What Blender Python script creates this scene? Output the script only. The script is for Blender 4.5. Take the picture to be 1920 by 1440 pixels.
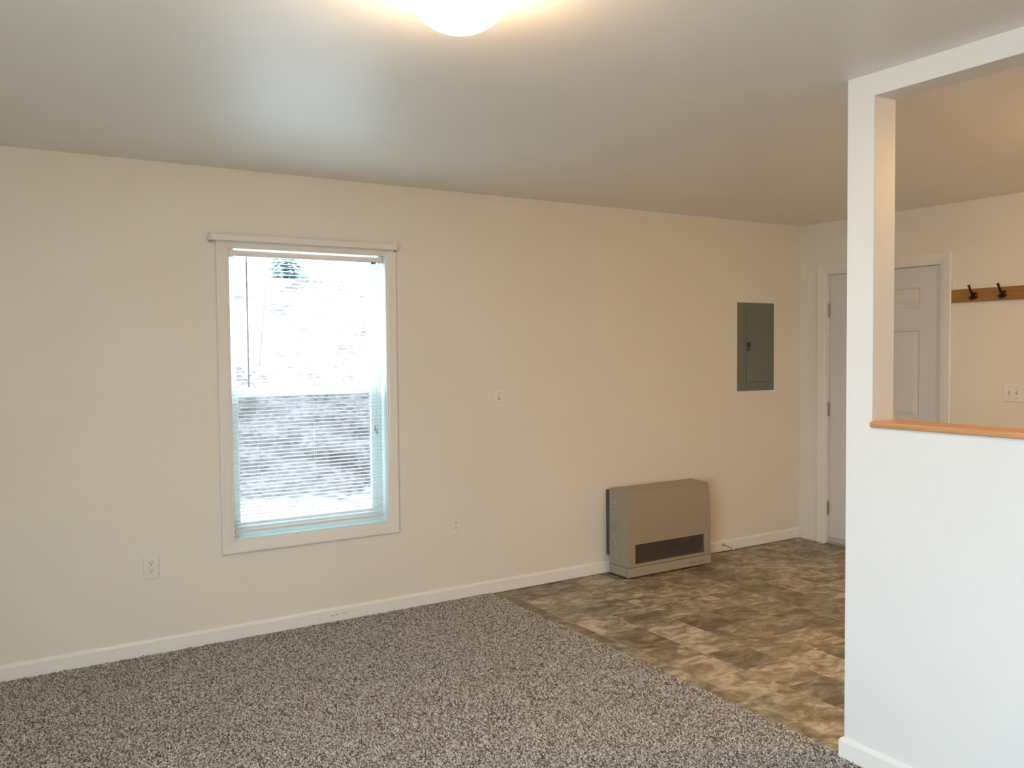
import bpy, bmesh, math, random
import numpy as np
from mathutils import Vector, Matrix

for o in list(bpy.data.objects):
    bpy.data.objects.remove(o, do_unlink=True)
S = bpy.context.scene
C = S.collection
PI = math.pi

# ------------------------------------------------------------------ camera
YAW, PITCH, ROLL, FPX = 0.560138, -0.0392549, -0.0092233, 1624.9
cam_d = bpy.data.cameras.new('camera')
cam = bpy.data.objects.new('camera', cam_d); C.objects.link(cam)
f = Vector((math.sin(YAW)*math.cos(PITCH), math.cos(YAW)*math.cos(PITCH), math.sin(PITCH)))
r = Vector((math.cos(YAW), -math.sin(YAW), 0)); u = r.cross(f)
r2 = math.cos(ROLL)*r + math.sin(ROLL)*u; u2 = -math.sin(ROLL)*r + math.cos(ROLL)*u
M = Matrix((r2, u2, -f)).transposed().to_4x4()
M.translation = Vector((-5.52509, -4.55514, 1.50014))
cam.matrix_world = M
cam_d.sensor_fit = 'HORIZONTAL'; cam_d.sensor_width = 36.0
cam_d.lens = 36.0*FPX/1920.0
cam_d.clip_start = 0.05; cam_d.clip_end = 300
S.camera = cam

# ------------------------------------------------------------------ world / exposure
SKY = 14.5
W = bpy.data.worlds.new('overcast_sky'); S.world = W; W.use_nodes = True
bg = W.node_tree.nodes['Background']
bg.inputs['Color'].default_value = (0.79, 0.90, 1.03, 1); bg.inputs['Strength'].default_value = SKY
vs = S.view_settings
vs.view_transform = 'Standard'; vs.look = 'None'; vs.exposure = 0.04; vs.gamma = 1.0; vs.use_curve_mapping = False
DOME_E, DOME_COL = 116.0, (1.0, 0.68, 0.42)
KITCHEN_E, KITCHEN_COL = 185.0, (1.0, 0.56, 0.17)

def portal(name, loc, rot, sx, sy):
    l = bpy.data.lights.new(name, 'AREA'); l.shape = 'RECTANGLE'; l.size = sx; l.size_y = sy
    l.cycles.is_portal = True
    o = bpy.data.objects.new(name, l); C.objects.link(o); o.location = loc; o.rotation_euler = rot
    return o
H = 2.44
# window in the viewed wall looks to +y, daylight enters toward -y ; picture window in the left wall
LW = dict(y0=-5.6, y1=-3.2, z0=0.35, z1=2.15, x=-6.9)
YB = -6.6
portal('sky_portal', (-3.948, 0.30, 1.30), (-PI/2, 0, 0), 0.95, 1.65)
portal('sky_portal', (LW['x']-0.2, (LW['y0']+LW['y1'])/2, (LW['z0']+LW['z1'])/2), (0, -PI/2, 0), LW['z1']-LW['z0'], LW['y1']-LW['y0'])

# ------------------------------------------------------------------ helpers
def link(name, me, m=None, parent=None):
    o = bpy.data.objects.new(name, me); C.objects.link(o)
    if m is not None: me.materials.append(m)
    if parent is not None: o.parent = parent
    return o
def obj(name, bm, m, parent=None, smooth=False, bevel=0, seg=2):
    me = bpy.data.meshes.new(name)
    bmesh.ops.recalc_face_normals(bm, faces=bm.faces[:])
    bm.to_mesh(me); bm.free()
    o = link(name, me, m, parent)
    if smooth:
        for p in me.polygons: p.use_smooth = True
    if bevel:
        b = o.modifiers.new('bevel', 'BEVEL'); b.width = bevel; b.segments = seg; b.limit_method = 'ANGLE'; b.angle_limit = 0.6
        b.harden_normals = False
    return o
def thing(name, label, cat, loc=(0, 0, 0), group=None):
    o = bpy.data.objects.new(name, None); C.objects.link(o); o.location = loc
    o.empty_display_size = 0.1
    o['label'] = label; o['category'] = cat
    if group: o['group'] = group
    return o
def tag(o, label=None, cat=None, group=None, kind=None):
    if label: o['label'] = label
    if cat: o['category'] = cat
    if group: o['group'] = group
    if kind: o['kind'] = kind
    return o
def box(bm, x0, x1, y0, y1, z0, z1):
    v = [bm.verts.new(p) for p in ((x0,y0,z0),(x1,y0,z0),(x1,y1,z0),(x0,y1,z0),(x0,y0,z1),(x1,y0,z1),(x1,y1,z1),(x0,y1,z1))]
    for i in ((0,1,2,3),(4,5,6,7),(0,1,5,4),(1,2,6,5),(2,3,7,6),(3,0,4,7)):
        bm.faces.new([v[k] for k in i])
    return bm
def boxo(name, b, m, parent=None, bevel=0, seg=2, **k):
    return obj(name, box(bmesh.new(), *b), m, parent, bevel=bevel, seg=seg, **k)
def tube(bm, pts, rad, n=10, cap=True):
    pts = [Vector(p) for p in pts]
    rads = rad if isinstance(rad, (list, tuple)) else [rad]*len(pts)
    rings = []
    up = Vector((0, 0, 1))
    for i, p in enumerate(pts):
        t = (pts[min(i+1, len(pts)-1)] - pts[max(i-1, 0)]).normalized()
        a = t.cross(up)
        if a.length < 1e-3: a = t.cross(Vector((1, 0, 0)))
        a.normalize(); b = t.cross(a)
        rings.append([bm.verts.new(p + rads[i]*(math.cos(2*PI*k/n)*a + math.sin(2*PI*k/n)*b)) for k in range(n)])
    for i in range(len(rings)-1):
        for k in range(n):
            bm.faces.new((rings[i][k], rings[i][(k+1) % n], rings[i+1][(k+1) % n], rings[i+1][k]))
    if cap:
        bm.faces.new(rings[0]); bm.faces.new(rings[-1])
    return bm
def lathe(bm, prof, c, n=48, axis='z'):
    rings = []
    for (rr, h) in prof:
        ring = []
        for k in range(n):
            a = 2*PI*k/n
            if axis == 'z': p = (c[0]+rr*math.cos(a), c[1]+rr*math.sin(a), c[2]+h)
            elif axis == 'y': p = (c[0]+rr*math.cos(a), c[1]+h, c[2]+rr*math.sin(a))
            else: p = (c[0]+h, c[1]+rr*math.cos(a), c[2]+rr*math.sin(a))
            ring.append(bm.verts.new(p))
        rings.append(ring)
    for i in range(len(rings)-1):
        for k in range(n):
            bm.faces.new((rings[i][k], rings[i][(k+1) % n], rings[i+1][(k+1) % n], rings[i+1][k]))
    bm.faces.new(rings[0]); bm.faces.new(rings[-1])
    bmesh.ops.remove_doubles(bm, verts=bm.verts[:], dist=1e-5)
    return bm
def holed(axis, a0, a1, us, zs, solid):
    """slab between a0..a1 on axis ('x' or 'y'); grid us x zs, solid(i,j)->bool"""
    bm = bmesh.new(); V = {}
    def v(a, uu, z):
        k = (a, uu, z)
        if k not in V: V[k] = bm.verts.new((a, uu, z) if axis == 'x' else (uu, a, z))
        return V[k]
    nu, nz = len(us)-1, len(zs)-1
    ok = lambda i, j: 0 <= i < nu and 0 <= j < nz and solid(i, j)
    for i in range(nu):
        for j in range(nz):
            if not ok(i, j): continue
            u0, u1, z0, z1 = us[i], us[i+1], zs[j], zs[j+1]
            for a in (a0, a1): bm.faces.new((v(a,u0,z0), v(a,u1,z0), v(a,u1,z1), v(a,u0,z1)))
            if not ok(i-1, j): bm.faces.new((v(a0,u0,z0), v(a1,u0,z0), v(a1,u0,z1), v(a0,u0,z1)))
            if not ok(i+1, j): bm.faces.new((v(a0,u1,z0), v(a1,u1,z0), v(a1,u1,z1), v(a0,u1,z1)))
            if not ok(i, j-1): bm.faces.new((v(a0,u0,z0), v(a1,u0,z0), v(a1,u1,z0), v(a0,u1,z0)))
            if not ok(i, j+1): bm.faces.new((v(a0,u0,z1), v(a1,u0,z1), v(a1,u1,z1), v(a0,u1,z1)))
    return bm
def sweep_frame(bm, u0, u1, z0, z1, prof, put, closed=True):
    """mitred picture-frame moulding. prof = [(outward offset, depth)], put(u,z,d)->xyz"""
    if closed:
        cor = [(u0, z0, -1, -1), (u1, z0, 1, -1), (u1, z1, 1, 1), (u0, z1, -1, 1)]
    else:
        cor = [(u0, z0, -1, 0), (u0, z1, -1, 1), (u1, z1, 1, 1), (u1, z0, 1, 0)]
    n = len(cor); m = len(prof)
    rings = [[bm.verts.new(put(c[0]+c[2]*o, c[1]+c[3]*o, d)) for (o, d) in prof] for c in cor]
    for i in range(n if closed else n-1):
        A, B = rings[i], rings[(i+1) % n]
        for k in range(m):
            bm.faces.new((A[k], A[(k+1) % m], B[(k+1) % m], B[k]))
    if not closed:
        bm.faces.new(rings[0]); bm.faces.new(rings[-1])
    return bm
CASING = [(0, 0), (0, .008), (.004, .0105), (.012, .011), (.016, .013), (.040, .0155), (.052, .017), (.060, .017), (.065, .014), (.066, 0)]

# ------------------------------------------------------------------ materials
def mat(name, col, rough=.5, metal=0., spec=.5):
    m = bpy.data.materials.new(name); m.use_nodes = True
    b = m.node_tree.nodes['Principled BSDF']
    b.inputs['Base Color'].default_value = (*col, 1); b.inputs['Roughness'].default_value = rough
    b.inputs['Metallic'].default_value = metal; b.inputs['Specular IOR Level'].default_value = spec
    return m
def N(m, t, **k):
    n = m.node_tree.nodes.new(t)
    for a, v in k.items():
        if a in n.inputs: n.inputs[a].default_value = v
        else: setattr(n, a, v)
    return n
def L(m, a, b): m.node_tree.links.new(a, b)
def bsdf(m): return m.node_tree.nodes['Principled BSDF']
def coords(m, scale=(1, 1, 1)):
    tc = N(m, 'ShaderNodeTexCoord'); mp = N(m, 'ShaderNodeMapping'); mp.inputs['Scale'].default_value = scale
    L(m, tc.outputs['Object'], mp.inputs['Vector']); return mp.outputs['Vector']
def ramp(m, stops):
    n = N(m, 'ShaderNodeValToRGB'); e = n.color_ramp.elements
    while len(e) < len(stops): e.new(.5)
    for k, (p, c) in enumerate(stops): e[k].position = p; e[k].color = (*c, 1) if len(c) == 3 else c
    return n
def bump(m, height, strength, dist=.001):
    b = N(m, 'ShaderNodeBump'); b.inputs['Strength'].default_value = strength; b.inputs['Distance'].default_value = dist
    L(m, height, b.inputs['Height']); L(m, b.outputs['Normal'], bsdf(m).inputs['Normal'])
def math_(m, op, a, b=None, clamp=False):
    n = N(m, 'ShaderNodeMath'); n.operation = op; n.use_clamp = clamp
    for i, x in enumerate((a, b)):
        if x is None: continue
        if isinstance(x, (int, float)): n.inputs[i].default_value = x
        else: L(m, x, n.inputs[i])
    return n.outputs[0]
def mix(m, fac, a, b, mode='MIX'):
    n = N(m, 'ShaderNodeMix'); n.data_type = 'RGBA'; n.blend_type = mode
    for key, x in ((0, fac), (6, a), (7, b)):
        if isinstance(x, (int, float)): n.inputs[key].default_value = x
        elif isinstance(x, tuple): n.inputs[key].default_value = (*x, 1)
        else: L(m, x, n.inputs[key])
    return n.outputs[2]

def paint(name, col, rough, bstr=.12, scale=260, spec=.4):
    m = mat(name, col, rough, spec=spec)
    v = coords(m)
    n1 = N(m, 'ShaderNodeTexNoise', Scale=scale, Detail=3.0); L(m, v, n1.inputs['Vector'])
    n2 = N(m, 'ShaderNodeTexNoise', Scale=2.3, Detail=2.0); L(m, v, n2.inputs['Vector'])
    bump(m, n1.outputs['Fac'], bstr, .0012)
    c = tuple(x*.97 for x in col)
    L(m, mix(m, n2.outputs['Fac'], c, tuple(min(1, x*1.03) for x in col)), bsdf(m).inputs['Base Color'])
    return m
m_wall = paint('wall_paint', (.80, .755, .675), .55)
m_ceil = paint('ceiling_paint', (.86, .84, .80), .46, .2, 120, 1.0)
m_part = paint('partition_paint', (.785, .785, .785), .5)
m_trim = mat('trim_paint', (.80, .77, .72), .32)
m_door = mat('door_paint', (.70, .68, .675), .35)
m_vinyl_tint = mat('vinyl_daylight_tint', (.78, .89, .90), .3)  # white vinyl with the cyan cast of the daylight put into its colour
m_blind = mat('blind_white', (.88, .90, .89), .35)
m_rail = mat('blind_rail', (.78, .74, .70), .4)
m_rod = mat('rod_enamel', (.78, .76, .72), .25)
m_plate = mat('ivory_plastic', (.80, .77, .72), .3)
m_slot = mat('dark_slot', (.12, .10, .08), .6)
m_metal = mat('brushed_nickel', (.52, .47, .40), .35, .9)
m_brassd = mat('dull_brass', (.36, .30, .22), .4, .8)
m_dark = mat('dark_metal', (.05, .045, .045), .5, .3)
m_hook = mat('oil_rubbed_bronze', (.045, .02, .018), .35, .6)
m_panel = paint('grey_enamel', (.165, .175, .15), .42, .05, 300)
m_latch = mat('black_latch', (.03, .03, .03), .4)
m_heater = paint('heater_beige', (.35, .295, .225), .42, .08, 500)
m_heater2 = paint('heater_base_beige', (.38, .33, .265), .42, .08, 500)
m_grille = mat('grille_brown', (.20, .155, .13), .35, .3)
m_backplate = mat('heater_back_grey', (.085, .078, .066), .6)
m_hblack = mat('heater_inside', (.015, .012, .010), .8)
m_bark = mat('bark', (.10, .07, .05), .9)
m_rubber = mat('white_rubber', (.7, .66, .58), .5)
m_cord = mat('white_cord', (.8, .8, .78), .7)
m_wand = mat('clear_wand', (.36, .36, .38), .15)

# baseboard paint with a few scuffs (object space = world space)
m_base = mat('baseboard_paint', (.85, .84, .81), .35)
v = coords(m_base, (1, 1, 1))
sx = N(m_base, 'ShaderNodeSeparateXYZ'); L(m_base, v, sx.inputs[0])
acc = None
for (px, pz, w, hh) in ((-3.86, .043, .012, .004), (-3.835, .045, .012, .005), (-3.79, .046, .02, .003), (-3.73, .048, .018, .002), (-3.93, .038, .015, .002)):
    dx = math_(m_base, 'DIVIDE', math_(m_base, 'SUBTRACT', sx.outputs[0], px), w)
    dz = math_(m_base, 'DIVIDE', math_(m_base, 'SUBTRACT', sx.outputs[2], pz), hh)
    d = math_(m_base, 'ADD', math_(m_base, 'MULTIPLY', dx, dx), math_(m_base, 'MULTIPLY', dz, dz))
    k = math_(m_base, 'SUBTRACT', 1.0, d, True)
    acc = k if acc is None else math_(m_base, 'MAXIMUM', acc, k)
nb = N(m_base, 'ShaderNodeTexNoise', Scale=160.0, Detail=2.0); L(m_base, v, nb.inputs['Vector'])
acc = math_(m_base, 'MULTIPLY', acc, math_(m_base, 'MULTIPLY', nb.outputs['Fac'], 1.3))
L(m_base, mix(m_base, acc, (.85, .84, .81), (.18, .15, .12)), bsdf(m_base).inputs['Base Color'])

def wood(name, c0, c1, axis, rough=.38):
    m = mat(name, c0, rough)
    sc = [60, 60, 60]; sc[axis] = 2.2
    v = coords(m, tuple(sc))
    n1 = N(m, 'ShaderNodeTexNoise', Scale=1.0, Detail=5.0, Distortion=1.2); L(m, v, n1.inputs['Vector'])
    sc2 = [14, 14, 14]; sc2[axis] = .8
    v2 = coords(m, tuple(sc2))
    n2 = N(m, 'ShaderNodeTexNoise', Scale=1.0, Detail=2.0, Distortion=2.0); L(m, v2, n2.inputs['Vector'])
    k = math_(m, 'ADD', math_(m, 'MULTIPLY', n1.outputs['Fac'], .6), math_(m, 'MULTIPLY', n2.outputs['Fac'], .4))
    rp = ramp(m, [(.36, c1), (.62, c0)]); L(m, k, rp.inputs['Fac'])
    L(m, rp.outputs['Color'], bsdf(m).inputs['Base Color'])
    bump(m, n1.outputs['Fac'], .15, .0006)
    return m
m_oak = wood('oak_ledge', (.66, .37, .18), (.50, .245, .10), 1)
m_oak2 = wood('oak_rail', (.38, .185, .035), (.27, .12, .018), 1)

# glass / insect screen
def glass_mat():
    m = bpy.data.materials.new('window_glass'); m.use_nodes = True; nt = m.node_tree
    nt.nodes.clear()
    o = nt.nodes.new('ShaderNodeOutputMaterial'); t = nt.nodes.new('ShaderNodeBsdfTransparent'); g = nt.nodes.new('ShaderNodeBsdfGlossy')
    t.inputs['Color'].default_value = (.93, .97, .96, 1); g.inputs['Roughness'].default_value = .02
    mx = nt.nodes.new('ShaderNodeMixShader'); mx.inputs[0].default_value = .06
    nt.links.new(t.outputs[0], mx.inputs[1]); nt.links.new(g.outputs[0], mx.inputs[2]); nt.links.new(mx.outputs[0], o.inputs[0])
    return m
def screen_mat():
    m = bpy.data.materials.new('insect_screen'); m.use_nodes = True; nt = m.node_tree
    nt.nodes.clear()
    o = nt.nodes.new('ShaderNodeOutputMaterial'); t = nt.nodes.new('ShaderNodeBsdfTransparent'); g = nt.nodes.new('ShaderNodeBsdfDiffuse')
    g.inputs['Color'].default_value = (.10, .10, .11, 1)
    mx = nt.nodes.new('ShaderNodeMixShader'); mx.inputs[0].default_value = .45
    nt.links.new(t.outputs[0], mx.inputs[1]); nt.links.new(g.outputs[0], mx.inputs[2]); nt.links.new(mx.outputs[0], o.inputs[0])
    return m
m_glass = glass_mat(); m_screen = screen_mat()

def emit(name, col, st):
    m = bpy.data.materials.new(name); m.use_nodes = True; b = bsdf(m)
    b.inputs['Base Color'].default_value = (.9, .88, .84, 1)
    b.inputs['Emission Color'].default_value = (*col, 1); b.inputs['Emission Strength'].default_value = st
    # frosted dome: brightest where the glass faces down, dimmer towards its rim
    g = N(m, 'ShaderNodeNewGeometry'); sp = N(m, 'ShaderNodeSeparateXYZ'); L(m, g.outputs['Normal'], sp.inputs[0])
    k = math_(m, 'MULTIPLY', sp.outputs[2], -1.0, True)
    k = math_(m, 'ADD', math_(m, 'MULTIPLY', k, .70), .30)
    L(m, math_(m, 'MULTIPLY', k, st), b.inputs['Emission Strength'])
    return m
m_dome = emit('frosted_glass_lit', DOME_COL, DOME_E)
m_kdome = emit('frosted_glass_lit_kitchen', KITCHEN_COL, KITCHEN_E)

# vinyl sheet with a printed slate pattern on a 25 cm module
def vinyl_mat():
    m = mat('slate_print_vinyl', (.3, .25, .18), .38)
    v = coords(m)
    # module cells
    def cell(scale, off=(0, 0, 0)):
        mp = N(m, 'ShaderNodeMapping'); mp.inputs['Scale'].default_value = scale; mp.inputs['Location'].default_value = off
        L(m, v, mp.inputs['Vector'])
        fl = N(m, 'ShaderNodeVectorMath'); fl.operation = 'FLOOR'; L(m, mp.outputs[0], fl.inputs[0])
        wn = N(m, 'ShaderNodeTexWhiteNoise'); wn.noise_dimensions = '2D'; L(m, fl.outputs[0], wn.inputs['Vector'])
        fr = N(m, 'ShaderNodeVectorMath'); fr.operation = 'FRACTION'; L(m, mp.outputs[0], fr.inputs[0])
        sp = N(m, 'ShaderNodeSeparateXYZ'); L(m, fr.outputs[0], sp.inputs[0])
        ds = []
        for i, s in ((0, scale[0]), (1, scale[1])):
            a = math_(m, 'MINIMUM', sp.outputs[i], math_(m, 'SUBTRACT', 1.0, sp.outputs[i]))
            ds.append(math_(m, 'DIVIDE', a, s))
        return wn, math_(m, 'MINIMUM', ds[0], ds[1])
    wA, dA = cell((4, 4, 1))             # 25 cm squares
    wB, dB = cell((2, 4, 1), (.5, 0, 0))  # 50 x 25
    wC, dC = cell((4, 2, 1), (0, .5, 0))  # 25 x 50
    wS, _ = cell((1, 1, 1), (.25, .75, 0))
    selB = math_(m, 'GREATER_THAN', wS.outputs['Value'], .85)
    selC = math_(m, 'LESS_THAN', wS.outputs['Value'], .12)
    idc = mix(m, selC, mix(m, selB, wA.outputs['Color'], wB.outputs['Color']), wC.outputs['Color'])
    def msel(a, b, c):
        n = N(m, 'ShaderNodeMix'); L(m, selB, n.inputs[0]); L(m, a, n.inputs[2]); L(m, b, n.inputs[3])
        n2 = N(m, 'ShaderNodeMix'); L(m, selC, n2.inputs[0]); L(m, n.outputs[0], n2.inputs[2]); L(m, c, n2.inputs[3])
        return n2.outputs[0]
    dist = msel(dA, dB, dC)
    sid = N(m, 'ShaderNodeSeparateColor'); L(m, idc, sid.inputs[0])
    # per-slab offset and stretch of the cloudy marbling
    sc = N(m, 'ShaderNodeVectorMath'); sc.operation = 'SCALE'; L(m, idc, sc.inputs[0]); sc.inputs['Scale'].default_value = 37.0
    ad = N(m, 'ShaderNodeVectorMath'); ad.operation = 'ADD'; L(m, v, ad.inputs[0]); L(m, sc.outputs[0], ad.inputs[1])
    mp = N(m, 'ShaderNodeMapping'); mp.inputs['Scale'].default_value = (1.0, 1.7, 1); mp.inputs['Rotation'].default_value = (0, 0, .9)
    L(m, ad.outputs[0], mp.inputs['Vector'])
    n1 = N(m, 'ShaderNodeTexNoise', Scale=6.0, Detail=8.0, Roughness=.60, Distortion=.9); L(m, mp.outputs[0], n1.inputs['Vector'])
    n2 = N(m, 'ShaderNodeTexNoise', Scale=19.0, Detail=5.0, Roughness=.65, Distortion=.5); L(m, mp.outputs[0], n2.inputs['Vector'])
    n3 = N(m, 'ShaderNodeTexNoise', Scale=2.6, Detail=2.0); L(m, mp.outputs[0], n3.inputs['Vector'])
    k = math_(m, 'ADD', math_(m, 'MULTIPLY', n1.outputs['Fac'], .72), math_(m, 'MULTIPLY', n2.outputs['Fac'], .28))
    k = math_(m, 'ADD', k, math_(m, 'MULTIPLY', math_(m, 'SUBTRACT', sid.outputs[0], .5), .13))
    r1 = ramp(m, [(.36, (.14, .096, .060)), (.46, (.235, .172, .112)), (.54, (.35, .275, .19)), (.64, (.62, .52, .40))]); L(m, k, r1.inputs['Fac'])
    r2_ = ramp(m, [(.36, (.14, .12, .08)), (.46, (.235, .208, .142)), (.54, (.35, .315, .23)), (.64, (.62, .56, .46))]); L(m, k, r2_.inputs['Fac'])
    hue = math_(m, 'ADD', math_(m, 'MULTIPLY', sid.outputs[1], .6), math_(m, 'MULTIPLY', n3.outputs['Fac'], .75), True)
    col = mix(m, hue, r1.outputs['Color'], r2_.outputs['Color'])
    g = math_(m, 'SUBTRACT', 1.0, math_(m, 'DIVIDE', dist, .005), True)
    gn = math_(m, 'MULTIPLY', math_(m, 'SUBTRACT', n1.outputs['Fac'], .40, True), 6.0, True)
    col = mix(m, math_(m, 'MULTIPLY', math_(m, 'MULTIPLY', g, gn), .9), col, (.58, .49, .36))
    L(m, col, bsdf(m).inputs['Base Color'])
    rr = N(m, 'ShaderNodeMapRange'); L(m, n2.outputs['Fac'], rr.inputs[0]); rr.inputs[3].default_value = .38; rr.inputs[4].default_value = .55
    L(m, rr.outputs[0], bsdf(m).inputs['Roughness'])
    bump(m, k, .2, .002)
    return m
m_vinyl = vinyl_mat()

# carpet backing and tufts
def carpet_back():
    m = mat('carpet_backing', (.20, .16, .13), .95, spec=.1)
    v = coords(m)
    n = N(m, 'ShaderNodeTexNoise', Scale=150.0, Detail=3.0, Distortion=1.0); L(m, v, n.inputs['Vector'])
    rp = ramp(m, [(.36, (.10, .075, .06)), (.5, (.27, .225, .19)), (.64, (.50, .45, .40))]); L(m, n.outputs['Fac'], rp.inputs['Fac'])
    L(m, rp.outputs['Color'], bsdf(m).inputs['Base Color']); bump(m, n.outputs['Fac'], .8, .006)
    return m
m_cback = carpet_back()
m_tuft = mat('carpet_yarn', (.4, .35, .3), .95, spec=.08)
at = N(m_tuft, 'ShaderNodeAttribute'); at.attribute_name = 'yarn'
L(m_tuft, at.outputs['Color'], bsdf(m_tuft).inputs['Base Color'])

def litter_mat():
    m = mat('leaf_litter', (.3, .25, .2), .95, spec=.1)
    v = coords(m, (1, 1, 1))
    n1 = N(m, 'ShaderNodeTexNoise', Scale=1.1, Detail=6.0, Roughness=.65, Distortion=.5); L(m, v, n1.inputs['Vector'])
    n2 = N(m, 'ShaderNodeTexNoise', Scale=14.0, Detail=4.0); L(m, v, n2.inputs['Vector'])
    k = math_(m, 'ADD', math_(m, 'MULTIPLY', n1.outputs['Fac'], .6), math_(m, 'MULTIPLY', n2.outputs['Fac'], .4))
    rp = ramp(m, [(.41, (.055, .042, .042)), (.48, (.12, .105, .108)), (.58, (.25, .225, .23))]); L(m, k, rp.inputs['Fac'])
    s = N(m, 'ShaderNodeSeparateXYZ'); L(m, v, s.inputs[0])
    # old snow lies on the flat ground next to the house, leaf litter on the slope
    e = math_(m, 'ADD', s.outputs[1], math_(m, 'MULTIPLY', math_(m, 'SUBTRACT', n1.outputs['Fac'], .5), 3.0))
    sn = N(m, 'ShaderNodeMapRange'); L(m, e, sn.inputs[0]); sn.inputs[1].default_value = 5.5; sn.inputs[2].default_value = 4.8
    L(m, mix(m, sn.outputs[0], rp.outputs['Color'], (.80, .82, .84)), bsdf(m).inputs['Base Color'])
    return m
m_litter = litter_mat()
m_needle = mat('needles', (.27, .34, .35), .8)

# ------------------------------------------------------------------ room shell
XL = LW['x']
WX0, WX1, WZ0, WZ1 = -4.392, -3.504, .512, 2.070          # rough opening of the viewed window
us = [XL-.16, WX0, WX1, 0.16]; zs = [-.05, WZ0, WZ1, H+.02]
tag(obj('wall_front', holed('y', 0, .16, us, zs, lambda i, j: not (i == 1 and j == 1)), m_wall), kind='structure')
# door wall: opening for the door slab
DY0, DY1, DZ = -1.170, -.232, 2.062
us = [YB-.16, DY0, DY1, 0]; zs = [-.05, 0, DZ, H+.02]
tag(obj('wall_right', holed('x', 0, .14, us, zs, lambda i, j: not (i == 1 and j == 1)), m_wall), kind='structure')
us = [YB-.16, LW['y0'], LW['y1'], 0]; zs = [-.05, LW['z0'], LW['z1'], H+.02]
tag(obj('wall_left', holed('x', XL-.16, XL, us, zs, lambda i, j: not (i == 1 and j == 1)), m_wall), kind='structure')
tag(boxo('wall_back', (XL, 0, YB-.16, YB, -.05, H+.02), m_wall), kind='structure')
tag(boxo('ceiling', (XL-.16, .16, YB-.16, .16, H, H+.1), m_ceil), kind='structure')
tag(boxo('floor', (XL-.16, .16, YB-.16, .16, -.06, 0), m_vinyl), kind='structure')
# partition with the pass-through
PX0, PX1, PY = -2.866, -2.745, -2.565
OY0, OY1, OZ0, OZ1 = -5.0, -2.672, 1.222, 2.361
us = [-5.35, OY0, OY1, PY]; zs = [0, OZ0, OZ1, H]
tag(obj('wall_middle', holed('x', PX0, PX1, us, zs, lambda i, j: not (i == 1 and j == 1)), m_part, bevel=.003), kind='structure')
# oak ledge of the pass-through
tag(boxo('trim_1', (PX0-.014, PX1+.014, OY0-.004, OY1+.004, OZ0-.002, OZ0+.018), m_oak, bevel=.006, seg=3), kind='structure')

# baseboards
def bb_prof(t=.013, h=.083):
    return [(0, .007), (t, .007), (t, h-.014), (t*.8, h-.006), (t*.35, h), (0, h)]
def bb_run(bm, p0, p1, nrm, ext0=0, ext1=0):
    """baseboard run from p0 to p1 (2D), nrm = 2D outward normal; ext>0 mitres outside corner"""
    d = Vector((p1[0]-p0[0], p1[1]-p0[1])).normalized(); n = Vector(nrm)
    R = []
    for p, e, s in ((p0, ext0, -1), (p1, ext1, 1)):
        R.append([bm.verts.new((p[0]+n.x*t+d.x*s*t*e, p[1]+n.y*t+d.y*s*t*e, z)) for t, z in bb_prof()])
    m = len(R[0])
    for k in range(m): bm.faces.new((R[0][k], R[0][(k+1) % m], R[1][(k+1) % m], R[1][k]))
    bm.faces.new(R[0]); bm.faces.new(R[1])
    return bm
tag(obj('baseboard_front', bb_run(bmesh.new(), (XL, 0), (0, 0), (0, -1), -1, -1), m_base), kind='structure')
bm = bmesh.new(); bb_run(bm, (0, DY0-.085), (0, YB), (-1, 0))
tag(obj('baseboard_right', bm, m_base), kind='structure')
bm = bmesh.new(); bb_run(bm, (PX0, PY), (PX0, -5.35), (-1, 0), 1, 1); bb_run(bm, (PX0, PY), (PX1, PY), (0, 1), 1, 1); bb_run(bm, (PX1, PY), (PX1, -5.35), (1, 0), 1, 1)
tag(obj('baseboard_middle', bm, m_base), kind='structure')
tag(obj('baseboard_left', bb_run(bmesh.new(), (XL, YB), (XL, 0), (1, 0), -1, -1), m_base), kind='structure')
tag(obj('baseboard_back', bb_run(bmesh.new(), (XL, YB), (0, YB), (0, 1), -1, -1), m_base), kind='structure')

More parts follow.
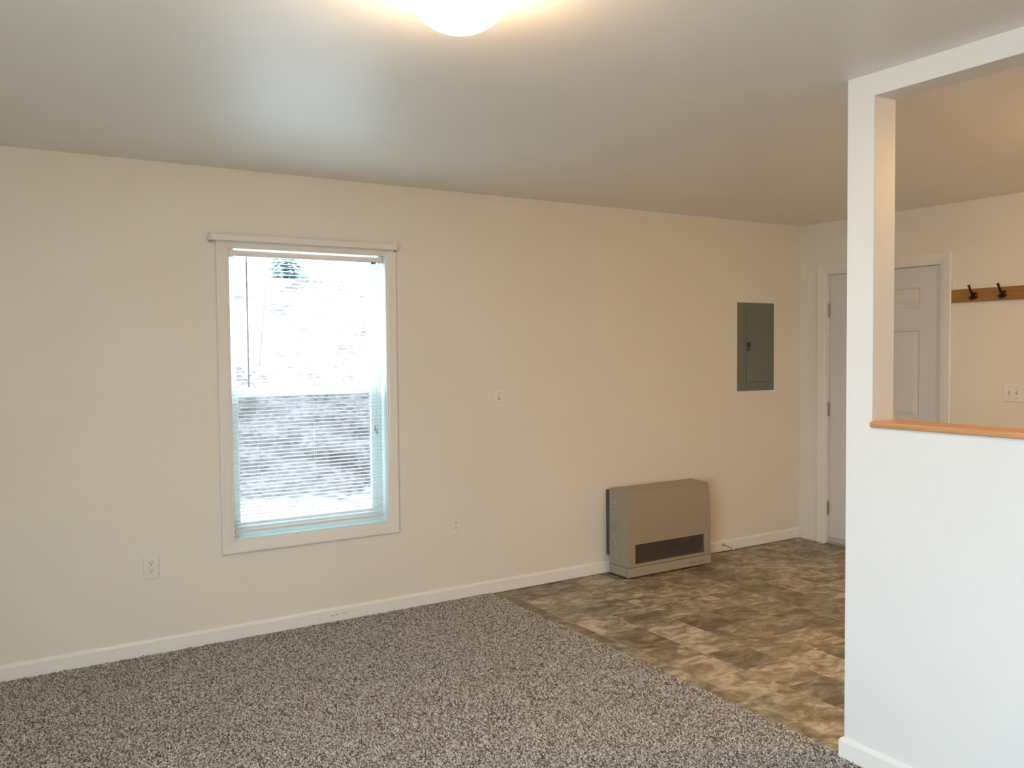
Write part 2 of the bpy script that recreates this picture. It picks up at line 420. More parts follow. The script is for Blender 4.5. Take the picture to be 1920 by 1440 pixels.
# ------------------------------------------------------------------ carpet
CX1 = -2.838
def carpet():
    rng = np.random.default_rng(7)
    back = boxo('carpet', (XL, CX1-.004, YB, -.001, .0005, .0045), m_cback)
    tag(back, 'speckled brown and cream carpet covering the near part of the floor', 'carpet', kind='stuff')
    sp = .0052
    xs = np.arange(-6.1, CX1-.002, sp); ys = np.arange(-3.25, -.016, sp)
    X, Y = np.meshgrid(xs, ys); X = X.ravel(); Y = Y.ravel()
    X = X + rng.uniform(-.5, .5, X.size)*sp; Y = Y + rng.uniform(-.5, .5, X.size)*sp
    keep = (X > -6.1) & (Y > -1.45 - (X+5.47)*.655 - .45) & (X < CX1)
    # partition foot
    keep &= ~((X > PX0-.014) & (Y < PY+.014))
    X = X[keep]; Y = Y[keep]; n = X.size
    az = rng.uniform(0, 2*np.pi, n); tilt = rng.uniform(.5, 1.35, n)
    Ln = rng.uniform(.008, .013, n); R = rng.uniform(.0016, .0026, n)
    base = np.stack([X, Y, np.full(n, .003)], 1)
    d1 = np.stack([np.cos(az)*np.sin(tilt*.55), np.sin(az)*np.sin(tilt*.55), np.cos(tilt*.55)], 1)
    az2 = az + rng.uniform(-.9, .9, n); t2 = np.clip(tilt*1.5, 0, 2.0)
    d2 = np.stack([np.cos(az2)*np.sin(t2), np.sin(az2)*np.sin(t2), np.cos(t2)], 1)
    mid = base + d1*(Ln*.55)[:, None]; tip = mid + d2*(Ln*.6)[:, None]
    side = np.stack([-np.sin(az), np.cos(az), np.zeros(n)], 1)
    K = 3
    rings = []
    for P, dd, s in ((base, d1, 1.0), (mid, (d1+d2)*.5, 1.1), (tip, d2, .85)):
        dd = dd/np.linalg.norm(dd, axis=1)[:, None]
        b = np.cross(dd, side)
        for k in range(K):
            a = 2*np.pi*k/K
            rings.append(P + (R*s)[:, None]*(np.cos(a)*side + np.sin(a)*b))
    V = np.stack(rings, 1)                     # n, 9, 3
    V[:, :, 0] = np.minimum(V[:, :, 0], CX1+.004)
    V[:, :, 1] = np.minimum(V[:, :, 1], -.0135)
    V[:, :, 2] = np.maximum(V[:, :, 2], .002)
    q = []
    for s in range(2):
        for k in range(K):
            q.append([s*K+k, s*K+(k+1) % K, (s+1)*K+(k+1) % K, (s+1)*K+k])
    q = np.array(q)                            # 6,4
    F = (q[None] + (np.arange(n)*9)[:, None, None]).reshape(-1, 4)
    T = np.array([[6, 7, 8]])[None] + (np.arange(n)*9)[:, None, None]; T = T.reshape(-1, 3)
    me = bpy.data.meshes.new('carpet_pile')
    nv = n*9; me.vertices.add(nv); me.vertices.foreach_set('co', V.reshape(-1).astype(np.float32))
    loops = np.concatenate([F.reshape(-1), T.reshape(-1)]).astype(np.int32)
    me.loops.add(loops.size); me.loops.foreach_set('vertex_index', loops)
    nf = F.shape[0]; nt_ = T.shape[0]
    st = np.concatenate([np.arange(nf)*4, nf*4+np.arange(nt_)*3]).astype(np.int32)
    me.polygons.add(nf+nt_); me.polygons.foreach_set('loop_start', st)
    me.polygons.foreach_set('use_smooth', np.ones(nf+nt_, dtype=bool))
    me.update(calc_edges=True)
    pal = np.array([(.66, .59, .53), (.52, .45, .39), (.38, .31, .265), (.25, .19, .155), (.16, .12, .095), (.75, .69, .64)])
    pr = np.array([.24, .20, .16, .15, .13, .12])
    ci = rng.choice(len(pal), n, p=pr); col = pal[ci]*rng.uniform(.88, 1.12, n)[:, None]*np.array([1.02, 1.10, 1.18])
    colv = np.repeat(col[:, None, :], 9, 1)
    out = np.ones((nv, 4), np.float32); out[:, :3] = colv.reshape(-1, 3)
    a = me.attributes.new('yarn', 'FLOAT_COLOR', 'POINT'); a.data.foreach_set('color', out.reshape(-1))
    o = link('carpet_pile', me, m_tuft, back); tag(o, kind='stuff')
carpet()

# ------------------------------------------------------------------ window 1
win = boxo('window_1', (WX0, WX1, .004, .160, WZ0, WZ0+.012), m_vinyl_tint)       # the stool board carries the window
tag(win, kind='structure')
bm = bmesh.new()                                                            # jamb lining
box(bm, WX0, WX0+.011, .001, .160, WZ0+.012, WZ1); box(bm, WX1-.011, WX1, .001, .160, WZ0+.012, WZ1); box(bm, WX0+.011, WX1-.011, .001, .160, WZ1-.011, WZ1)
obj('jamb', bm, m_vinyl_tint, win)
cx0, cx1, cz0, cz1 = -4.379, -3.514, .522, 2.036
obj('casing', sweep_frame(bmesh.new(), cx0, cx1, cz0, cz1, [(o*1.0, d) for o, d in CASING], lambda u_, z_, d: (u_, -d, z_)), m_trim, win)
fx0, fx1, fz0, fz1 = WX0+.011, WX1-.011, WZ0+.012, WZ1-.011
bm = bmesh.new()
for b in ((fx0, fx0+.022, .075, .155, fz0, fz1), (fx1-.022, fx1, .075, .155, fz0, fz1), (fx0+.022, fx1-.022, .075, .155, fz0, fz0+.030), (fx0+.022, fx1-.022, .075, .155, fz1-.006, fz1)):
    box(bm, *b)
obj('window_frame', bm, m_vinyl_tint, win, bevel=.002)
def sash(name, y0, y1, z0, z1, st, bot, top):
    bm = bmesh.new(); a, b = fx0+.022, fx1-.022
    us_ = [a, a+st, b-st, b]; zs_ = [z0, z0+bot, z1-top, z1]
    s = obj(name, holed('y', y0, y1, us_, zs_, lambda i, j: not (i == 1 and j == 1)), m_vinyl_tint, win, bevel=.003)
    yg = (y0+y1)/2
    g = boxo('pane', (a+st-.004, b-st+.004, yg-.002, yg+.002, z0+bot-.004, z1-top+.004), m_glass, s)
    return s
low = sash('lower_sash', .080, .108, fz0+.030, 1.302, .036, .045, .034)
upp = sash('upper_sash', .114, .142, 1.266, fz1-.006, .038, .036, .018)
boxo('sash_lock', (-3.975, -3.915, .083, .105, 1.302, 1.316), m_vinyl_tint, low, bevel=.003)
boxo('insect_screen', (fx0+.022, fx1-.022, .150, .152, fz0+.02, 1.29), m_screen, win)

# ---- venetian blind (its own thing)
bl = thing('venetian_blind', 'white horizontal mini blind hanging inside the window with slats open', 'blind', (-3.948, .035, cz0))
def P(o): # put world-built child under an empty without moving it
    return o
def child(root, name, bm, m, **k):
    for v_ in bm.verts: v_.co -= root.location
    return obj(name, bm, m, root, **k)
bx0, bx1 = fx0+.004, fx1-.004
child(bl, 'headrail', box(bmesh.new(), bx0+.024, bx1-.024, .018, .046, 2.000, 2.029), m_rail, bevel=.002)
for xa in (bx0, bx1-.026):
    child(bl, 'mounting_bracket', box(bmesh.new(), xa, xa+.026, .014, .050, 1.996, 2.056), m_rail, bevel=.002)
def slats():
    bm = bmesh.new(); w = .0125; n = 73; z0, z1 = .587, 1.988
    for i in range(n):
        z = z0 + (z1-z0)*i/(n-1); tl = math.radians(4)
        jit = math.sin(i*12.9)*.0006
        sec = []
        for k in range(5):
            t = -1+2*k/4
            y = .033 + w*t*math.cos(tl); zz = z + jit + w*t*math.sin(tl)*1.0 + .0022*(1-t*t)
            sec.append((y, zz))
        rows = []
        for xx in (bx0+.010, bx1-.010):
            rows.append([bm.verts.new((xx, y, zz)) for y, zz in sec] + [bm.verts.new((xx, y, zz-.0005)) for y, zz in reversed(sec)])
        A, B = rows
        for k in range(10): bm.faces.new((A[k], A[(k+1) % 10], B[(k+1) % 10], B[k]))
        bm.faces.new(A); bm.faces.new(B)
    return bm
child(bl, 'slats', slats(), m_blind)
child(bl, 'bottom_rail', box(bmesh.new(), bx0+.008, bx1-.008, .021, .045, .556, .568), m_rail, bevel=.003)
for xx in (-4.235, -3.925, -3.603):
    bm = bmesh.new()
    for yy in (.0195, .0465): tube(bm, [(xx, yy, .565), (xx, yy, 2.0)], .0006, 5)
    child(bl, 'ladder_cord', bm, m_cord)
child(bl, 'tilt_wand', tube(bmesh.new(), [(-4.286, .012, 2.004), (-4.2865, .006, 1.985), (-4.287, .004, 1.97), (-4.288, .002, 1.318)], [.002, .003, .004, .004], 6), m_wand)
bm = bmesh.new()
tube(bm, [(-3.576, .010, 2.0), (-3.578, .006, 1.70), (-3.583, .004, 1.075)], .0009, 5); tube(bm, [(-3.572, .010, 2.0), (-3.572, .006, 1.70), (-3.571, .004, 1.06)], .0009, 5)
lc = child(bl, 'lift_cord', bm, m_cord)
for xx, zz in ((-3.583, 1.070), (-3.571, 1.052)):
    bm = lathe(bmesh.new(), [(.0015, .012), (.003, .008), (.0055, -.018), (.0045, -.022)], (xx, .004, zz), 10)
    for v_ in bm.verts: v_.co -= bl.location
    obj('tassel', bm, mat('tassel_grey', (.35, .33, .33), .5), lc)
child(bl, 'cord_lock', box(bmesh.new(), -3.585, -3.562, .012, .03, 1.992, 2.001), m_dark)

# ---- curtain rod
rod = thing('curtain_rod', 'white flat curtain rod mounted across the top of the window casing', 'curtain rod', (-3.963, -.03, 2.084))
bm = bmesh.new()
xa, xb, zc, yo = -4.481, -3.446, 2.084, -.060
path = [(xa, -.004), (xa, -.030), (xa+.004, -.046), (xa+.013, -.056), (xa+.028, yo), (xb-.028, yo), (xb-.013, -.056), (xb-.004, -.046), (xb, -.030), (xb, -.004)]
prof = [(0, -.0165), (-.004, -.0155), (-.0045, -.010), (-.0065, -.006), (-.0075, 0), (-.0065, .006), (-.0045, .010), (-.004, .0155), (0, .0165), (.0015, .012), (.0015, -.012)]
rings = []
for i, (x, y) in enumerate(path):
    p0 = Vector(path[max(i-1, 0)]); p1 = Vector(path[min(i+1, len(path)-1)])
    t = (p1-p0).normalized(); nn = Vector((-t.y, t.x))  # inward/outward
    rings.append([bm.verts.new((x+nn.x*o, y+nn.y*o, zc+h)) for o, h in [(-o_, h_) for o_, h_ in prof]])
for i in range(len(rings)-1):
    m_ = len(prof)
    for k in range(m_): bm.faces.new((rings[i][k], rings[i][(k+1) % m_], rings[i+1][(k+1) % m_], rings[i+1][k]))
bm.faces.new(rings[0]); bm.faces.new(rings[-1])
# profile must bulge away from the wall
for v_ in bm.verts: pass
child(rod, 'rod', bm, m_rod)
for xx in (xa+.010, xb-.010):
    bm = bmesh.new(); box(bm, xx-.007, xx+.007, -.020, -.0005, zc-.024, zc+.022)
    b_ = child(rod, 'bracket', bm, m_metal, bevel=.002)
    bm = lathe(bmesh.new(), [(.001, -.003), (.0035, -.002), (.0035, 0)], (xx, -.0205, zc-.019), 10, 'y')
    for v_ in bm.verts: v_.co -= rod.location
    obj('screw', bm, m_metal, b_)

# ------------------------------------------------------------------ outlets and switches
def disc(c, rad, d, n=14): # disc facing -y
    return lathe(bmesh.new(), [(rad*.6, -d), (rad, -d*.6), (rad, 0)], c, n, 'y')
def outlet(x, z, label):
    root = thing('wall_outlet', label, 'outlet', (x, 0, z), 'wall outlets below the window height')
    obj('cover_plate', box(bmesh.new(), -.0365, .0365, -.006, 0, -.0585, .0585), m_plate, root, bevel=.0035, seg=3)
    for dz in (.0195, -.0195):
        bm = bmesh.new()
        pts = []
        for k in range(20):
            a = 2*PI*k/20; X_ = .0172*math.cos(a); Z_ = max(-.0138, min(.0138, .0172*math.sin(a))); pts.append((X_, Z_+dz))
        A = [bm.verts.new((a, -.0060, b)) for a, b in pts]; B = [bm.verts.new((a*.97, -.0083, (b-dz)*.97+dz)) for a, b in pts]
        for k in range(20): bm.faces.new((A[k], A[(k+1) % 20], B[(k+1) % 20], B[k]))
        bm.faces.new(B); bm.faces.new(A)
        rc = obj('receptacle', bm, m_plate, root)
        bm = bmesh.new()
        box(bm, -.0076, -.0050, -.0086, -.0080, dz+.001, dz+.0085); box(bm, .0050, .0072, -.0086, -.0080, dz+.001, dz+.0085)
        lathe(bm, [(.0028, -.0006), (.0028, 0)], (0, -.0080, dz-.0065), 10, 'y')
        obj('slot', bm, m_slot, rc)
    obj('screw', disc((0, -.006, 0), .003, .0012), m_plate, root)
    return root
outlet(-4.787, .4435, 'cream duplex outlet low on the wall, left of the window')
outlet(-3.077, .4525, 'cream duplex outlet low on the wall, right of the window')
def switchplate(root, gang, put):
    w = .0365 + .023*(gang-1)
    obj('cover_plate', put(box(bmesh.new(), -w, w, -.006, 0, -.0585, .0585)), m_plate, root, bevel=.0035, seg=3)
    for g in range(gang):
        x = (g-(gang-1)/2)*.046
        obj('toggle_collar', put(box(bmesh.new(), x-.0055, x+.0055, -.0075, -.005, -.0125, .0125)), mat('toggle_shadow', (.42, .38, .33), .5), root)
        bm = bmesh.new()
        v_ = [bm.verts.new(p) for p in ((x-.0042, -.007, -.006), (x+.0042, -.007, -.006), (x+.0042, -.007, .006), (x-.0042, -.007, .006), (x-.0035, -.018, .004), (x+.0035, -.018, .004), (x+.0035, -.017, .0105), (x-.0035, -.017, .0105))]
        for i in ((0,1,2,3),(4,5,6,7),(0,1,5,4),(1,2,6,5),(2,3,7,6),(3,0,4,7)): bm.faces.new([v_[k] for k in i])
        obj('toggle', put(bm), m_plate, root)
        for dz in (.030, -.030): obj('screw', put(disc((x, -.006, dz), .003, .0012)), m_metal, root)
sw = thing('light_switch', 'small cream single switch plate at chest height between window and grey panel', 'light switch', (-2.765, 0, 1.207))
switchplate(sw, 1, lambda b: b)
sw2 = thing('light_switch', 'wide cream double switch plate on the far wall under the coat hooks', 'light switch', (0, -1.6405, 1.207))
def toB(b):
    for v_ in b.verts: v_.co = Vector((v_.co.y, -v_.co.x, v_.co.z))
    return b
switchplate(sw2, 2, toB)

# ------------------------------------------------------------------ breaker panel
bp = thing('breaker_panel', 'grey metal electrical breaker panel flush on the wall left of the corner', 'breaker panel', (-.503, 0, 1.507))
obj('cover', box(bmesh.new(), -.194, .194, -.007, 0, -.329, .329), m_panel, bp, bevel=.0015)
dr = obj('door', box(bmesh.new(), -.106, .160, -.0105, -.0065, -.262, .262), m_panel, bp, bevel=.0015)
bm = bmesh.new(); sweep_frame(bm, -.106, .160, -.262, .262, [(0, .006), (0, .0078), (.003, .0078), (.003, .006)], lambda u_, z_, d: (u_, -d, z_))
obj('door_gap', bm, mat('panel_seam', (.09, .09, .08), .6), bp)
obj('latch', box(bmesh.new(), -.102, -.066, -.0145, -.010, -.031, .034), m_latch, dr, bevel=.002)
obj('latch_slider', box(bmesh.new(), -.096, -.072, -.0165, -.0145, -.026, .002), mat('latch_grey', (.10, .10, .10), .4), dr, bevel=.001)
for zz in (.175, 0, -.17):
    obj('screw', lathe(bmesh.new(), [(.003, -.003), (.006, -.002), (.006, 0)], (.108, -.0105, zz), 12, 'y'), m_panel, dr)
for zz in (-.30, .30):
    for xx in (-.16, .17):
        obj('screw', lathe(bmesh.new(), [(.003, -.0025), (.0055, -.0015), (.0055, 0)], (xx, -.007, zz), 12, 'y'), m_panel, bp)

# ------------------------------------------------------------------ wall heater
HX0, HX1, HYF, HYB, HZ = -1.932, -1.190, -.226, -.030, .575
ht = thing('wall_heater', 'beige direct-vent wall heater with dark louvred grille standing on the vinyl', 'heater', ((HX0+HX1)/2, 0, 0))
# leave a real recess for the grille by building the cabinet front from pieces
gx0, gx1, gz0, gz1 = HX0+.063, HX1-.062, .094, .219
def cabinet_open():
    bm = bmesh.new()
    side = [(HYF+.001, .0722), (HYF, .075), (HYF, gz0), (HYF, gz1), (HYF, .33), (HYF+.001, .37), (HYF+.0035, .41), (HYF+.007, .45), (HYF+.0115, .49), (HYF+.0165, .525), (HYF+.0215, .552), (HYF+.027, .563), (HYF+.040, .569), (HYF+.07, .572), (HYB, HZ), (HYB, .0722)]
    xs_ = [HX0, gx0, gx1, HX1]
    cols = [[bm.verts.new((x, y, z)) for y, z in side] for x in xs_]
    for i in range(3):
        for k in range(len(side)):
            k2 = (k+1) % len(side)
            if i == 1 and k == 2: continue
            bm.faces.new((cols[i][k], cols[i][k2], cols[i+1][k2], cols[i+1][k]))
    bm.faces.new(cols[0]); bm.faces.new(cols[-1])
    # recess walls
    c = [cols[1][2], cols[2][2], cols[2][3], cols[1][3]]
    d = [bm.verts.new((v_.co.x, HYF+.035, v_.co.z)) for v_ in c]
    for k in range(4): bm.faces.new((c[k], c[(k+1) % 4], d[(k+1) % 4], d[k]))
    bm.faces.new(d)
    return bm
cab = child(ht, 'cabinet', cabinet_open(), m_heater, bevel=.0045, seg=3)
child(ht, 'base', box(bmesh.new(), HX0, HX1, HYF-.001, HYB, .010, .0700), m_heater2, bevel=.0025, seg=2)
child(ht, 'seam_gap', box(bmesh.new(), HX0+.006, HX1-.006, HYF+.005, HYB-.002, .060, .080), m_hblack)
for xx in (HX0+.05, HX1-.05):
    for yy in (HYF+.035, HYB-.03): child(ht, 'foot', lathe(bmesh.new(), [(.014, 0), (.014, .012)], (xx, yy, 0), 12), m_hblack)
child(ht, 'back_plate', box(bmesh.new(), HX0-.004, HX1-.006, HYB+.001, -.0005, .125, HZ-.012), m_backplate, bevel=.004)
# grille: dark back, wavy louvres, top lip
child(ht, 'grille_back', box(bmesh.new(), gx0+.001, gx1-.001, HYF+.028, HYF+.034, gz0+.001, gz1-.001), m_hblack)
bm = bmesh.new(); nl = 9
for i in range(nl):
    z = gz0+.008 + (gz1-gz0-.018)*i/(nl-1)
    A = []; ns = 60
    for k in range(ns+1):
        x = gx0+.002 + (gx1-gx0-.004)*k/ns
        dz = .0007*math.sin(k*2*PI/5+i*1.3)
        A.append([bm.verts.new((x, HYF+.004, z-.0032+dz)), bm.verts.new((x, HYF+.0035, z-.0012+dz)), bm.verts.new((x, HYF+.018, z+.0045+dz)), bm.verts.new((x, HYF+.018, z+.0030+dz))])
    for k in range(ns):
        for j in range(4): bm.faces.new((A[k][j], A[k][(j+1) % 4], A[k+1][(j+1) % 4], A[k+1][j]))
gr = child(ht, 'grille', bm, m_grille)
bm = bmesh.new()
for k in range(1, 12):
    x = gx0 + (gx1-gx0)*k/12
    box(bm, x-.0015, x+.0015, HYF+.020, HYF+.027, gz0+.001, gz1-.001)
for v_ in bm.verts: v_.co -= ht.location
obj('grille_rib', bm, m_hblack, gr)
# side label with rows of fine print, printed on the left flank
def print_mat():
    m = mat('printed_label', (.45, .43, .38), .5)
    v = coords(m, (1, 1, 1))
    s = N(m, 'ShaderNodeSeparateXYZ'); L(m, v, s.inputs[0])
    cb = N(m, 'ShaderNodeCombineXYZ'); L(m, math_(m, 'MULTIPLY', s.outputs[1], 42.0), cb.inputs[0]); L(m, math_(m, 'FLOOR', math_(m, 'MULTIPLY', s.outputs[2], 58.0)), cb.inputs[1])
    n = N(m, 'ShaderNodeTexNoise', Scale=1.7, Detail=2.0); L(m, cb.outputs[0], n.inputs['Vector'])
    fr = math_(m, 'FRACT', math_(m, 'MULTIPLY', s.outputs[2], 58.0))
    k = math_(m, 'MULTIPLY', math_(m, 'GREATER_THAN', n.outputs['Fac'], .47), math_(m, 'LESS_THAN', fr, .6))
    n5 = N(m, 'ShaderNodeTexNoise', Scale=9.0, Detail=1.0); L(m, v, n5.inputs['Vector'])
    k = math_(m, 'MULTIPLY', k, math_(m, 'MULTIPLY', n5.outputs['Fac'], 1.3), True)
    L(m, mix(m, k, (.385, .345, .28), (.20, .18, .15)), bsdf(m).inputs['Base Color'])
    return m
m_print = print_mat()
for (y0, y1, z0, z1) in ((-.130, -.055, .455, .535), (-.135, -.045, .30, .435), (-.135, -.050, .115, .285)):
    child(ht, 'printed_label', box(bmesh.new(), HX0-.0012, HX0-.0001, y0, y1, z0, z1), m_print)
child(ht, 'knockout', box(bmesh.new(), HX0-.0012, HX0-.0001, HYF+.012, HYF+.016, .018, .055), mat('seam_brown', (.2, .18, .15), .6))
def text(s, size, m, parent, loc, rot, name):
    cu = bpy.data.curves.new(name, 'FONT'); cu.body = s; cu.size = size; cu.extrude = .0003; cu.align_x = 'CENTER'
    tmp = bpy.data.objects.new(name+'_tmp', cu); C.objects.link(tmp)
    dg = bpy.context.evaluated_depsgraph_get(); me = bpy.data.meshes.new_from_object(tmp.evaluated_get(dg))
    bpy.data.objects.remove(tmp, do_unlink=True)
    me.name = name; me.materials.clear()
    o = link(name, me, m, parent); o.location = loc; o.rotation_euler = rot
    return o
m_ink = mat('grey_ink', (.22, .19, .17), .5)
text('Rinnai', .022, m_ink, ht, (HX1-.175-ht.location.x, HYF-.0014, .030), (PI/2, 0, 0), 'lettering')
text('EnergySaver', .0135, m_ink, ht, (HX1-.092-ht.location.x, HYF-.0014, .034), (PI/2, 0, 0), 'lettering')
bm = bmesh.new()
tube(bm, [(HX1-.125+.085*t, HYF-.0012, .030 + .0045*math.sin(t*PI)) for t in [k/10 for k in range(11)]], .0009, 5)
child(ht, 'emblem', bm, m_ink)

# ------------------------------------------------------------------ door stop
ds = thing('door_stop', 'small spring door stop sticking out of the baseboard beside the heater', 'door stop', (-.858, -.013, .055))
bm = lathe(bmesh.new(), [(.010, 0), (.010, -.004), (.006, -.008)], (0, 0, 0), 14, 'y'); obj('mount', bm, m_metal, ds)
pts = []; nturn = 14
for k in range(nturn*10+1):
    a = 2*PI*k/10; t = k/(nturn*10)
    pts.append((.0042*math.cos(a) + .022*t, -.008-.066*t, .0042*math.sin(a)-.020*t))
obj('spring', tube(bmesh.new(), pts, .0013, 6), mat('spring_cream', (.52, .44, .33), .45, .3), ds, smooth=True)
obj('rubber_tip', tube(bmesh.new(), [(.022, -.072, -.020), (.024, -.078, -.022), (.026, -.088, -.024)], [.006, .007, .006], 12), m_rubber, ds, smooth=True)

# ------------------------------------------------------------------ door 1 in the right wall
dl = bpy.data.objects.new('door_1', None); C.objects.link(dl); dl.location = (0, -.70, 0); dl['kind'] = 'structure'
sy0, sy1 = -1.146, -.254
def door_slab():
    pans = []
    for (a, b) in ((-.985, -.748), (-.652, -.415)):
        for (z0, z1) in ((1.765, 1.905), (1.00, 1.610), (.235, .850)):
            pans.append((a, b, z0, z1))
    off = (0, .010, .018, .046, .052)
    yl = {sy0, sy1}; zl = {.012, 2.044}
    for a, b, z0, z1 in pans:
        for o in off:
            yl |= {round(a+o, 4), round(b-o, 4)}; zl |= {round(z0+o, 4), round(z1-o, 4)}
    yl = sorted(yl); zl = sorted(zl)
    def depth(y, z):
        for a, b, z0, z1 in pans:
            e = min(y-a, b-y, z-z0, z1-z)
            if e > -1e-6:
                return float(np.interp(e, (0, .010, .018, .046, .052), (0, -.009, -.009, -.002, -.0015)))
        return 0.0
    bm = bmesh.new(); xf = .030
    G = [[bm.verts.new((xf - depth(y, z), y, z)) for z in zl] for y in yl]
    for i in range(len(yl)-1):
        for j in range(len(zl)-1): bm.faces.new((G[i][j], G[i+1][j], G[i+1][j+1], G[i][j+1]))
    c = [bm.verts.new((.074, y, z)) for y, z in ((sy0, .012), (sy1, .012), (sy1, 2.044), (sy0, 2.044))]
    bm.faces.new(c)
    nyl, nzl = len(yl), len(zl)
    bm.faces.new([G[i][0] for i in range(nyl)] + [c[1], c[0]]); bm.faces.new([G[i][nzl-1] for i in range(nyl)] + [c[2], c[3]])
    bm.faces.new([G[0][j] for j in range(nzl)] + [c[3], c[0]]); bm.faces.new([G[nyl-1][j] for j in range(nzl)] + [c[2], c[1]])
    return bm
slab = child(dl, 'door_slab', door_slab(), m_door)
bm = bmesh.new()
jy0, jy1 = DY0, DY1
box(bm, .000, .14, jy0, jy0+.020, 0, DZ); box(bm, .0, .14, jy1-.018, jy1, 0, DZ); box(bm, .0, .14, jy0+.020, jy1-.018, DZ-.014, DZ)
child(dl, 'door_jamb', bm, m_trim)
bm = bmesh.new(); sweep_frame(bm, jy0+.006, jy1-.005, 0, DZ-.004, [(o*1.08, d) for o, d in CASING], lambda u_, z_, d: (-d, u_, z_), closed=False)
child(dl, 'door_casing', bm, m_trim)
bm = bmesh.new()
for y in (-.232-.018-.0035, sy0-.0015): box(bm, .045, .058, y-.0025, y+.0025, .0, 2.046)
box(bm, .045, .058, sy0, sy1, 2.044, 2.047)
child(dl, 'weatherstrip', bm, mat('weatherstrip_dark', (.10, .08, .07), .8))
child(dl, 'threshold', box(bmesh.new(), -.004, .13, jy0+.020, jy1-.018, 0, .011), mat('threshold_grey', (.42, .40, .38), .45, .3), bevel=.003)
child(dl, 'door_sweep', box(bmesh.new(), .022, .034, sy0, sy1, .012, .048), mat('door_sweep_grey', (.50, .49, .48), .5))
for zz in (1.776, 1.028, .270):
    bm = bmesh.new(); tube(bm, [(.016, -.2515, zz-.050), (.016, -.2515, zz+.050)], .0075, 12)
    box(bm, .018, .0285, -.2505, -.2495, zz-.048, zz+.048)
    hg = child(dl, 'hinge', bm, m_brassd, smooth=False)
    bm = bmesh.new(); tube(bm, [(.016, -.2515, zz+.050), (.016, -.2515, zz+.055)], [.0055, .003], 10); tube(bm, [(.016, -.2515, zz-.055), (.016, -.2515, zz-.050)], [.003, .0055], 10)
    for v_ in bm.verts: v_.co -= dl.location
    obj('hinge_pin', bm, m_brassd, hg)
child(dl, 'strike_plate', box(bmesh.new(), .004, .030, sy0-.006, sy0-.0035, 1.035, 1.095), m_brassd, bevel=.001)
# lever below the ledge level is out of sight from the camera: a plain round knob
bm = lathe(bmesh.new(), [(.030, 0), (.030, -.006), (.012, -.010), (.011, -.030), (.026, -.038), (.029, -.052), (.022, -.064), (.006, -.068)], (.030, -1.083, .93), 24, 'x')
for v_ in bm.verts: v_.co -= dl.location
obj('door_knob', bm, m_brassd, slab, smooth=True)

# ------------------------------------------------------------------ coat rail
cr = thing('coat_rack', 'golden oak coat rack board with dark double hooks, right of the door', 'coat rack', (0, -1.62, 1.826))
def crl(b):
    for v_ in b.verts: v_.co -= cr.location
    return b
obj('board', crl(box(bmesh.new(), -.019, 0, -2.00, -1.243, 1.784, 1.868)), m_oak2, cr, bevel=.003)
for yy in (-1.395, -1.580, -1.765, -1.95+.04):
    bm = lathe(bmesh.new(), [(.023, 0), (.023, -.004), (.018, -.008), (.008, -.011)], (-.019, yy, 1.822), 18, 'x')
    hk = obj('coat_hook', crl(bm), m_hook, cr)
    bm = bmesh.new()
    tube(bm, [(-.022, yy, 1.824), (-.038, yy, 1.828), (-.054, yy, 1.840), (-.068, yy, 1.858), (-.079, yy, 1.876), (-.086, yy, 1.886)], [.010, .009, .0075, .007, .007, .009], 10)
    obj('upper_prong', crl(bm), m_hook, hk, smooth=True)
    bm = bmesh.new()
    tube(bm, [(-.022, yy, 1.820), (-.034, yy, 1.806), (-.052, yy, 1.798), (-.066, yy, 1.803), (-.072, yy, 1.812)], [.010, .009, .0075, .0075, .009], 10)
    obj('lower_prong', crl(bm), m_hook, hk, smooth=True)

# ------------------------------------------------------------------ ceiling lights
def ceiling_light(x, y, label, mm, rr=.135, hh=.118):
    t = thing('ceiling_light', label, 'ceiling light', (x, y, H), 'flush ceiling lights')
    obj('base_pan', lathe(bmesh.new(), [(rr+.012, 0), (rr+.012, -.010), (rr+.002, -.018), (.02, -.018)], (0, 0, 0), 48), mat('lamp_base_white', (.8, .78, .74), .4), t, smooth=True)
    pr = [(rr*math.cos(a), -.016-hh*math.sin(a)) for a in [k*PI/2/14 for k in range(14)]] + [(.002, -.016-hh)]
    obj('glass_dome', lathe(bmesh.new(), pr, (0, 0, 0), 48), mm, t, smooth=True)
ceiling_light(-4.445, -2.60, 'glowing white glass dome light on the ceiling near the top edge', m_dome)
ceiling_light(-1.45, -3.25, 'warm ceiling light beyond the pass-through, glowing on the kitchen ceiling', m_kdome)

# ------------------------------------------------------------------ other windows (behind the camera)
def plain_window(name, axis, a, u0, u1, z0, z1, d):
    """a = inner wall plane, d = +1 if outside is in +axis"""
    bm = holed(axis, min(a+d*.05, a+d*.10), max(a+d*.05, a+d*.10), [u0, u0+.045, (u0+u1)/2-.025, (u0+u1)/2+.025, u1-.045, u1], [z0, z0+.045, z1-.045, z1], lambda i, j: not (i in (1, 3) and j == 1))
    w = obj(name, bm, m_vinyl_tint); tag(w, kind='structure')
    put = (lambda u_, z_, dd: (u_, a-d*dd, z_)) if axis == 'y' else (lambda u_, z_, dd: (a-d*dd, u_, z_))
    obj('casing', sweep_frame(bmesh.new(), u0, u1, z0, z1, CASING, put), m_trim, w)
    g = (a+d*.072, a+d*.076); lo, hi = min(g), max(g)
    b = (lo, hi, u0+.04, u1-.04, z0+.04, z1-.04) if axis == 'x' else (u0+.04, u1-.04, lo, hi, z0+.04, z1-.04)
    boxo('pane', b, m_glass, w)
plain_window('window_2', 'x', XL, LW['y0'], LW['y1'], LW['z0'], LW['z1'], -1)

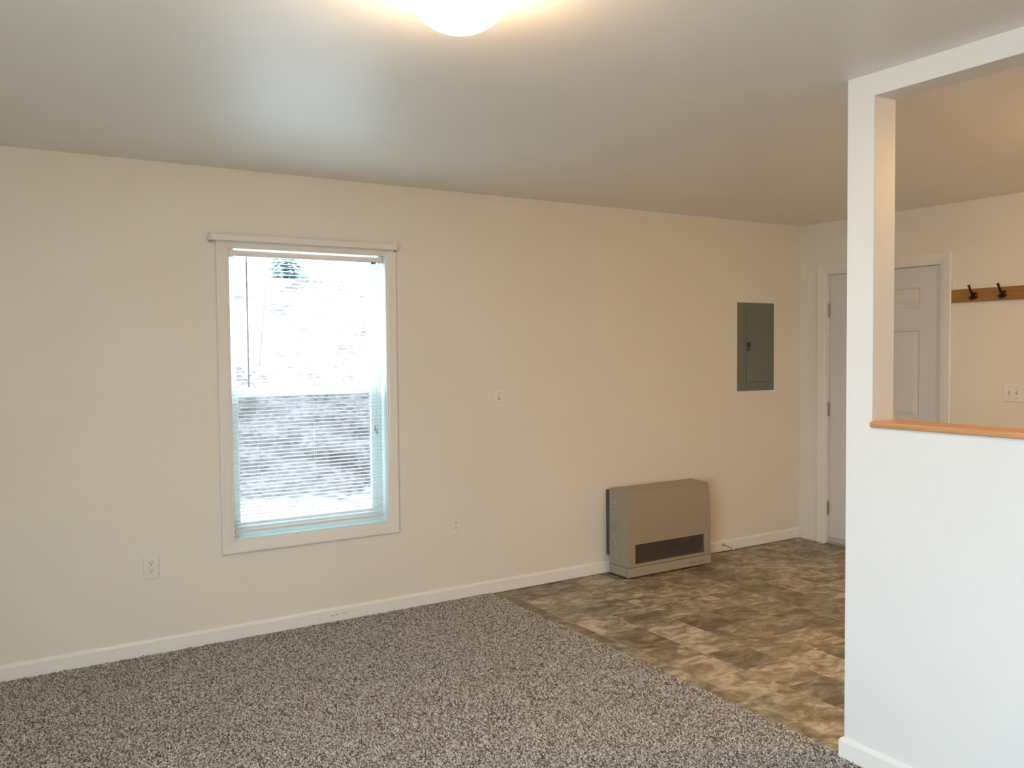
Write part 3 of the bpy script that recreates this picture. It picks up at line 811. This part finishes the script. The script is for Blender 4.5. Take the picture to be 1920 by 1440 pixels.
# ------------------------------------------------------------------ outdoors
def hill():
    bm = bmesh.new(); nx, ny = 60, 60; rng = random.Random(3)
    G = []
    for i in range(nx+1):
        row = []
        for j in range(ny+1):
            x = -34 + 60*i/nx; y = .17 + 30*(j/ny)**1.5
            z = -.45 + min(max(0, y-5.0), 8.1)*.42 + .12*math.sin(x*1.3+y)*min(1, y*.3) + rng.uniform(-.04, .04)*min(1, y)
            row.append(bm.verts.new((x, y, z)))
        G.append(row)
    for i in range(nx):
        for j in range(ny): bm.faces.new((G[i][j], G[i+1][j], G[i+1][j+1], G[i][j+1]))
    return bm
tag(obj('ground', hill(), m_litter, smooth=True), kind='structure')
bm = bmesh.new(); box(bm, -40, XL-.16, -40, .17, -.6, -.45); box(bm, XL-.16, 30, -40, YB-.16, -.6, -.45)
tag(obj('ground', bm, mat('wet_lawn', (.44, .45, .42), .9)), kind='structure')
def sapling(x, y, z, h, lean, label):
    t = thing('sapling', label, 'sapling', (x, y, z))
    bm = bmesh.new(); tube(bm, [(0, 0, -.1), (lean*.3, 0, h*.35), (lean*.55, 0, h*.7), (lean, 0, h)], [.011, .009, .006, .002], 7); obj('trunk', bm, m_bark, t)
    rng = random.Random(int(h*100)); bm = bmesh.new()
    for k in range(6):
        t0 = rng.uniform(.5, .95); a = rng.uniform(0, 2*PI); l = rng.uniform(.3, .7)
        p = Vector((lean*t0, 0, h*t0)); tube(bm, [p, p+Vector((math.cos(a)*l, math.sin(a)*l, l*.6))], [.0035, .001], 5)
    obj('branches', bm, m_bark, t)
sapling(-1.70, 9.0, 1.15, 2.6, .35, 'thin bare sapling outside behind the upper window pane')
def evergreen(x, y, z, h, label):
    t = thing('evergreen_tree', label, 'tree', (x, y, z))
    obj('trunk', tube(bmesh.new(), [(0, 0, -.2), (0, 0, h*.96)], [.12, .02], 8), m_bark, t)
    rng = random.Random(int(x*10)); bm = bmesh.new()
    for k in range(700):
        t0 = rng.uniform(.12, 1)**.8; a = rng.uniform(0, 2*PI); R_ = (1-t0)*h*.28+.05; l = R_*rng.uniform(.5, 1)
        p = Vector((0, 0, h*t0)); q = p+Vector((math.cos(a)*l, math.sin(a)*l, -.25*l)); s = Vector((-math.sin(a), math.cos(a), 0))*.10
        m0 = p.lerp(q, .5)
        f_ = [bm.verts.new(v_) for v_ in (p, m0+s, q, m0-s)]; bm.faces.new(f_)
        f_ = [bm.verts.new(v_) for v_ in (p, m0+Vector((0, 0, .09)), q, m0-Vector((0, 0, .09)))]; bm.faces.new(f_)
    obj('foliage', bm, m_needle, t)
evergreen(.45, 14.2, 2.7, 2.4, 'blue-green evergreen up the slope seen through the top of the window')
evergreen(-.9, 16.0, 2.6, 1.9, 'smaller evergreen left of the taller one, up the slope outside')
